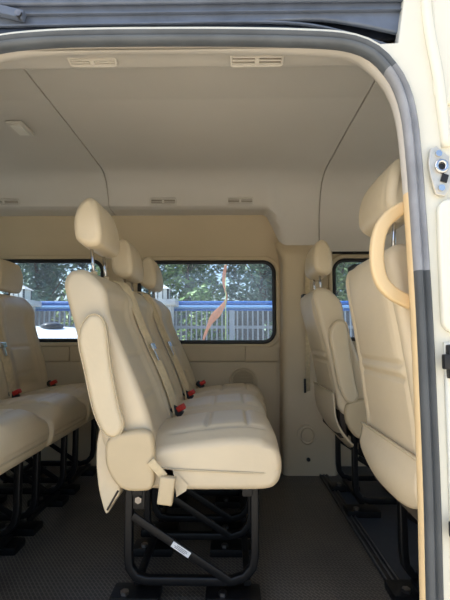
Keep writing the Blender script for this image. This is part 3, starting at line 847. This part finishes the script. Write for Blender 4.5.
# trees and shrubs
def foliage(bm, c, rad, n, size):
    for _ in range(n):
        d = Vector((random.gauss(0, 1), random.gauss(0, 1), random.gauss(0, 1))).normalized()*(random.random()**0.45)
        p = Vector(c)+Vector((d.x*rad[0], d.y*rad[1], d.z*rad[2]))
        R_ = Matrix.Rotation(random.uniform(0, 6.28), 3, 'Z') @ Matrix.Rotation(random.uniform(-1.2, 1.2), 3, 'X') @ Matrix.Rotation(random.uniform(0, 6.28), 3, 'Z')
        s = size*random.uniform(0.6, 1.3)
        q = [R_ @ Vector(v) for v in ((-s*0.4, 0, 0), (0, -s*0.2, s*0.03), (s*0.6, 0, 0), (0, s*0.2, s*0.03))]
        bm.faces.new([bm.verts.new(p+v) for v in q])
def tree(X, Y, h, r, m, label, n=2600):
    t = thing('tree', label, 'tree', (X, Y, GZ), 'trees beyond the fence')
    bm = bmesh.new(); sweep(bm, spline([(0, 0, 0), (0.06, 0, h*0.3), (-0.05, 0.05, h*0.6), (0.05, 0, h*0.92)], 16), circ(0.11, 10), up=Vector((0, 1, 0)), scale=lambda u: 1-0.75*u)
    for k in range(5):
        a = k*2.4; zz = h*(0.35+0.1*k)
        sweep(bm, spline([(0, 0, zz), (r*0.4*math.cos(a), r*0.4*math.sin(a), zz+h*0.12), (r*0.65*math.cos(a), r*0.65*math.sin(a), zz+h*0.2)], 8), circ(0.04, 8), up=Vector((0.1, 1, 0.2)).normalized(), scale=lambda u: 1-0.7*u)
    obj('trunk', bm, M['trunk'], t)
    bm = bmesh.new()
    for k in range(12):
        a = random.uniform(0, 6.28); q = random.uniform(0.1, 0.42)
        foliage(bm, (r*q*math.cos(a), r*q*math.sin(a), h*(0.22+0.72*k/11)), (r*0.5, r*0.5, h*0.12), n//12, 0.20)
    obj('foliage', bm, m, t, smooth=False)
kinds = ['leaf3', 'leaf1', 'leaf3', 'leaf2', 'leaf1', 'leaf3', 'leaf2', 'leaf1', 'leaf3', 'leaf1']
TREE_LABELS = ['bluish tree at the far left, mostly hidden by the rear headrest', 'green tree behind the left lantern pillar', 'bluish tree in the middle of the left window',
    'pale yellow-green tree seen just left of the nearest headrest', 'green tree behind the farthest middle-row headrest', 'bluish tree in the centre of the right window',
    'pale green tree at the right side of the right window', 'green tree hidden partly by the window pillar', 'bluish tree in the small front window', 'bright green tree at the front window, hidden partly by a seat']
for q in range(10):
    tree(-9.4+2.05*q, 11.6+random.uniform(-0.2, 0.2), random.uniform(4.6, 5.6), 1.12, M[kinds[q]], TREE_LABELS[q], 4200)
hd = bmesh.new()
for q in range(22): foliage(hd, (-11.5+1.1*q, 15.0, GZ+1.5+(q % 3)*0.5), (1.1, 0.8, 2.0), 620, 0.34)
for q in range(22): foliage(hd, (-11.5+1.1*q, 15.3, GZ+4.2+(q % 2)*0.4), (1.1, 0.8, 1.5), 480, 0.34)
hg = tag(obj('hedge', hd, M['leaf3'], smooth=False), 'tall dense green hedge behind the trees', 'hedge'); hg['kind'] = 'stuff'
def shrub(X, Y, h, r, m, label):
    t = thing('shrub', label, 'shrub', (X, Y, GZ), 'shrubs along the fence')
    bm = bmesh.new()
    for k in range(6): sweep(bm, [(0, 0, 0), (r*0.6*math.cos(k), r*0.6*math.sin(k), h*0.7)], circ(0.02, 6), up=Vector((0.1, 1, 0.2)).normalized())
    obj('stems', bm, M['trunk'], t)
    bm = bmesh.new(); foliage(bm, (0, 0, h*0.6), (r, r*0.7, h*0.42), 900, 0.16); obj('foliage', bm, m, t, smooth=False)
shrub(-2.75, 8.1, 2.5, 0.6, M['leaf2'], 'pale shrub rising over the fence beside the left lantern pillar')
shrub(-0.55, 8.0, 2.3, 0.55, M['leaf1'], 'round shrub over the fence beside the right lantern pillar')
shrub(1.2, 8.1, 2.2, 0.6, M['leaf3'], 'dark shrub over the fence at the right window corner')
# spiky plant in front of the fence
pl = thing('spiky_plant', 'spiky palm-like plant in front of the picket fence', 'plant', (0.0, 6.75, GZ))
for k in range(14):
    a = -1.25+2.5*k/13; b = random.uniform(-0.4, 0.4)
    tip = Vector((0.55*math.sin(a), b*0.5, 0.85+0.55*math.cos(a)))
    bm = bmesh.new(); sweep(bm, spline([(0, 0, 0.55), Vector((0, 0, 0.55)).lerp(tip, 0.6)+Vector((0, 0, 0.08)), tip], 8), rrect(0.05, 0.008, 0.002, 2), up=Vector((0, 1, 0)), scale=lambda u: 1-0.9*u)
    obj('frond', bm, M['leaf3'], pl)
bm = bmesh.new(); cyl(bm, (0, 0, 0), (0, 0, 0.6), 0.06, 10); obj('stem', bm, M['trunk'], pl)
# orange strip added outside in place of a reflection on the glass
os_ = thing('orange_reflection', 'pale orange strip on a stake, added for a reflection in the right window', 'reflection', (-0.15, 6.2, 0))
sp = spline([(0.06, 0, 1.80), (0.03, 0, 1.55), (0.07, 0.02, 1.32), (-0.02, 0, 1.15), (-0.13, 0.02, 1.02), (-0.20, 0, 0.88), (-0.26, 0, 0.72)], 50)
bm = bmesh.new()
sweep(bm, sp, rrect(0.08, 0.008, 0.003, 2), up=Vector((0, 1, 0)), scale=lambda u: 0.45+0.15*math.sin(u*14)+0.9*math.exp(-((u-0.68)/0.14)**2)-0.3*smooth01((u-0.9)/0.1))
obj('reflection_strip', bm, M['orange'], os_)
bm = bmesh.new(); cyl(bm, (0.06, 0.014, GZ), (0.06, 0.014, 1.82), 0.007, 8); obj('reflection_stake', bm, M['leaf2'], os_)  # added stake that carries the reflection strip

# ------------------------------------------------------------------ light, world, camera
w = bpy.data.worlds.new('sky'); SC.world = w; w.use_nodes = True
nt = w.node_tree; bg = nt.nodes['Background']
sky = nt.nodes.new('ShaderNodeTexSky'); sky.sky_type = 'NISHITA'; sky.sun_disc = False
sky.sun_elevation = math.radians(52); sky.sun_rotation = math.radians(-80); sky.air_density = 1.0; sky.dust_density = 3.0; sky.ozone_density = 1.0
nt.links.new(sky.outputs[0], bg.inputs['Color']); bg.inputs['Strength'].default_value = 0.16
sl = bpy.data.lights.new('sun', 'SUN'); sl.energy = 3.4; sl.angle = math.radians(1.5); sl.color = (1.0, 0.93, 0.80)
so = bpy.data.objects.new('sun', sl); COL.objects.link(so)
so.rotation_euler = Vector((0.62, -0.10, -0.80)).to_track_quat('-Z', 'Y').to_euler()

cam = bpy.data.cameras.new('camera'); co = bpy.data.objects.new('camera', cam); COL.objects.link(co)
cam.sensor_fit = 'VERTICAL'; cam.sensor_height = 36; cam.lens = 36*433/600; cam.clip_start = 0.02
co.location = (0, 0, 0.79)
co.rotation_euler = (PI/2+math.atan(35/433), 0, math.atan(7/433))
SC.camera = co
SC.view_settings.view_transform = 'Standard'; SC.view_settings.look = 'None'
SC.view_settings.gamma = 1; SC.view_settings.use_curve_mapping = False
SC.view_settings.exposure = 1.28
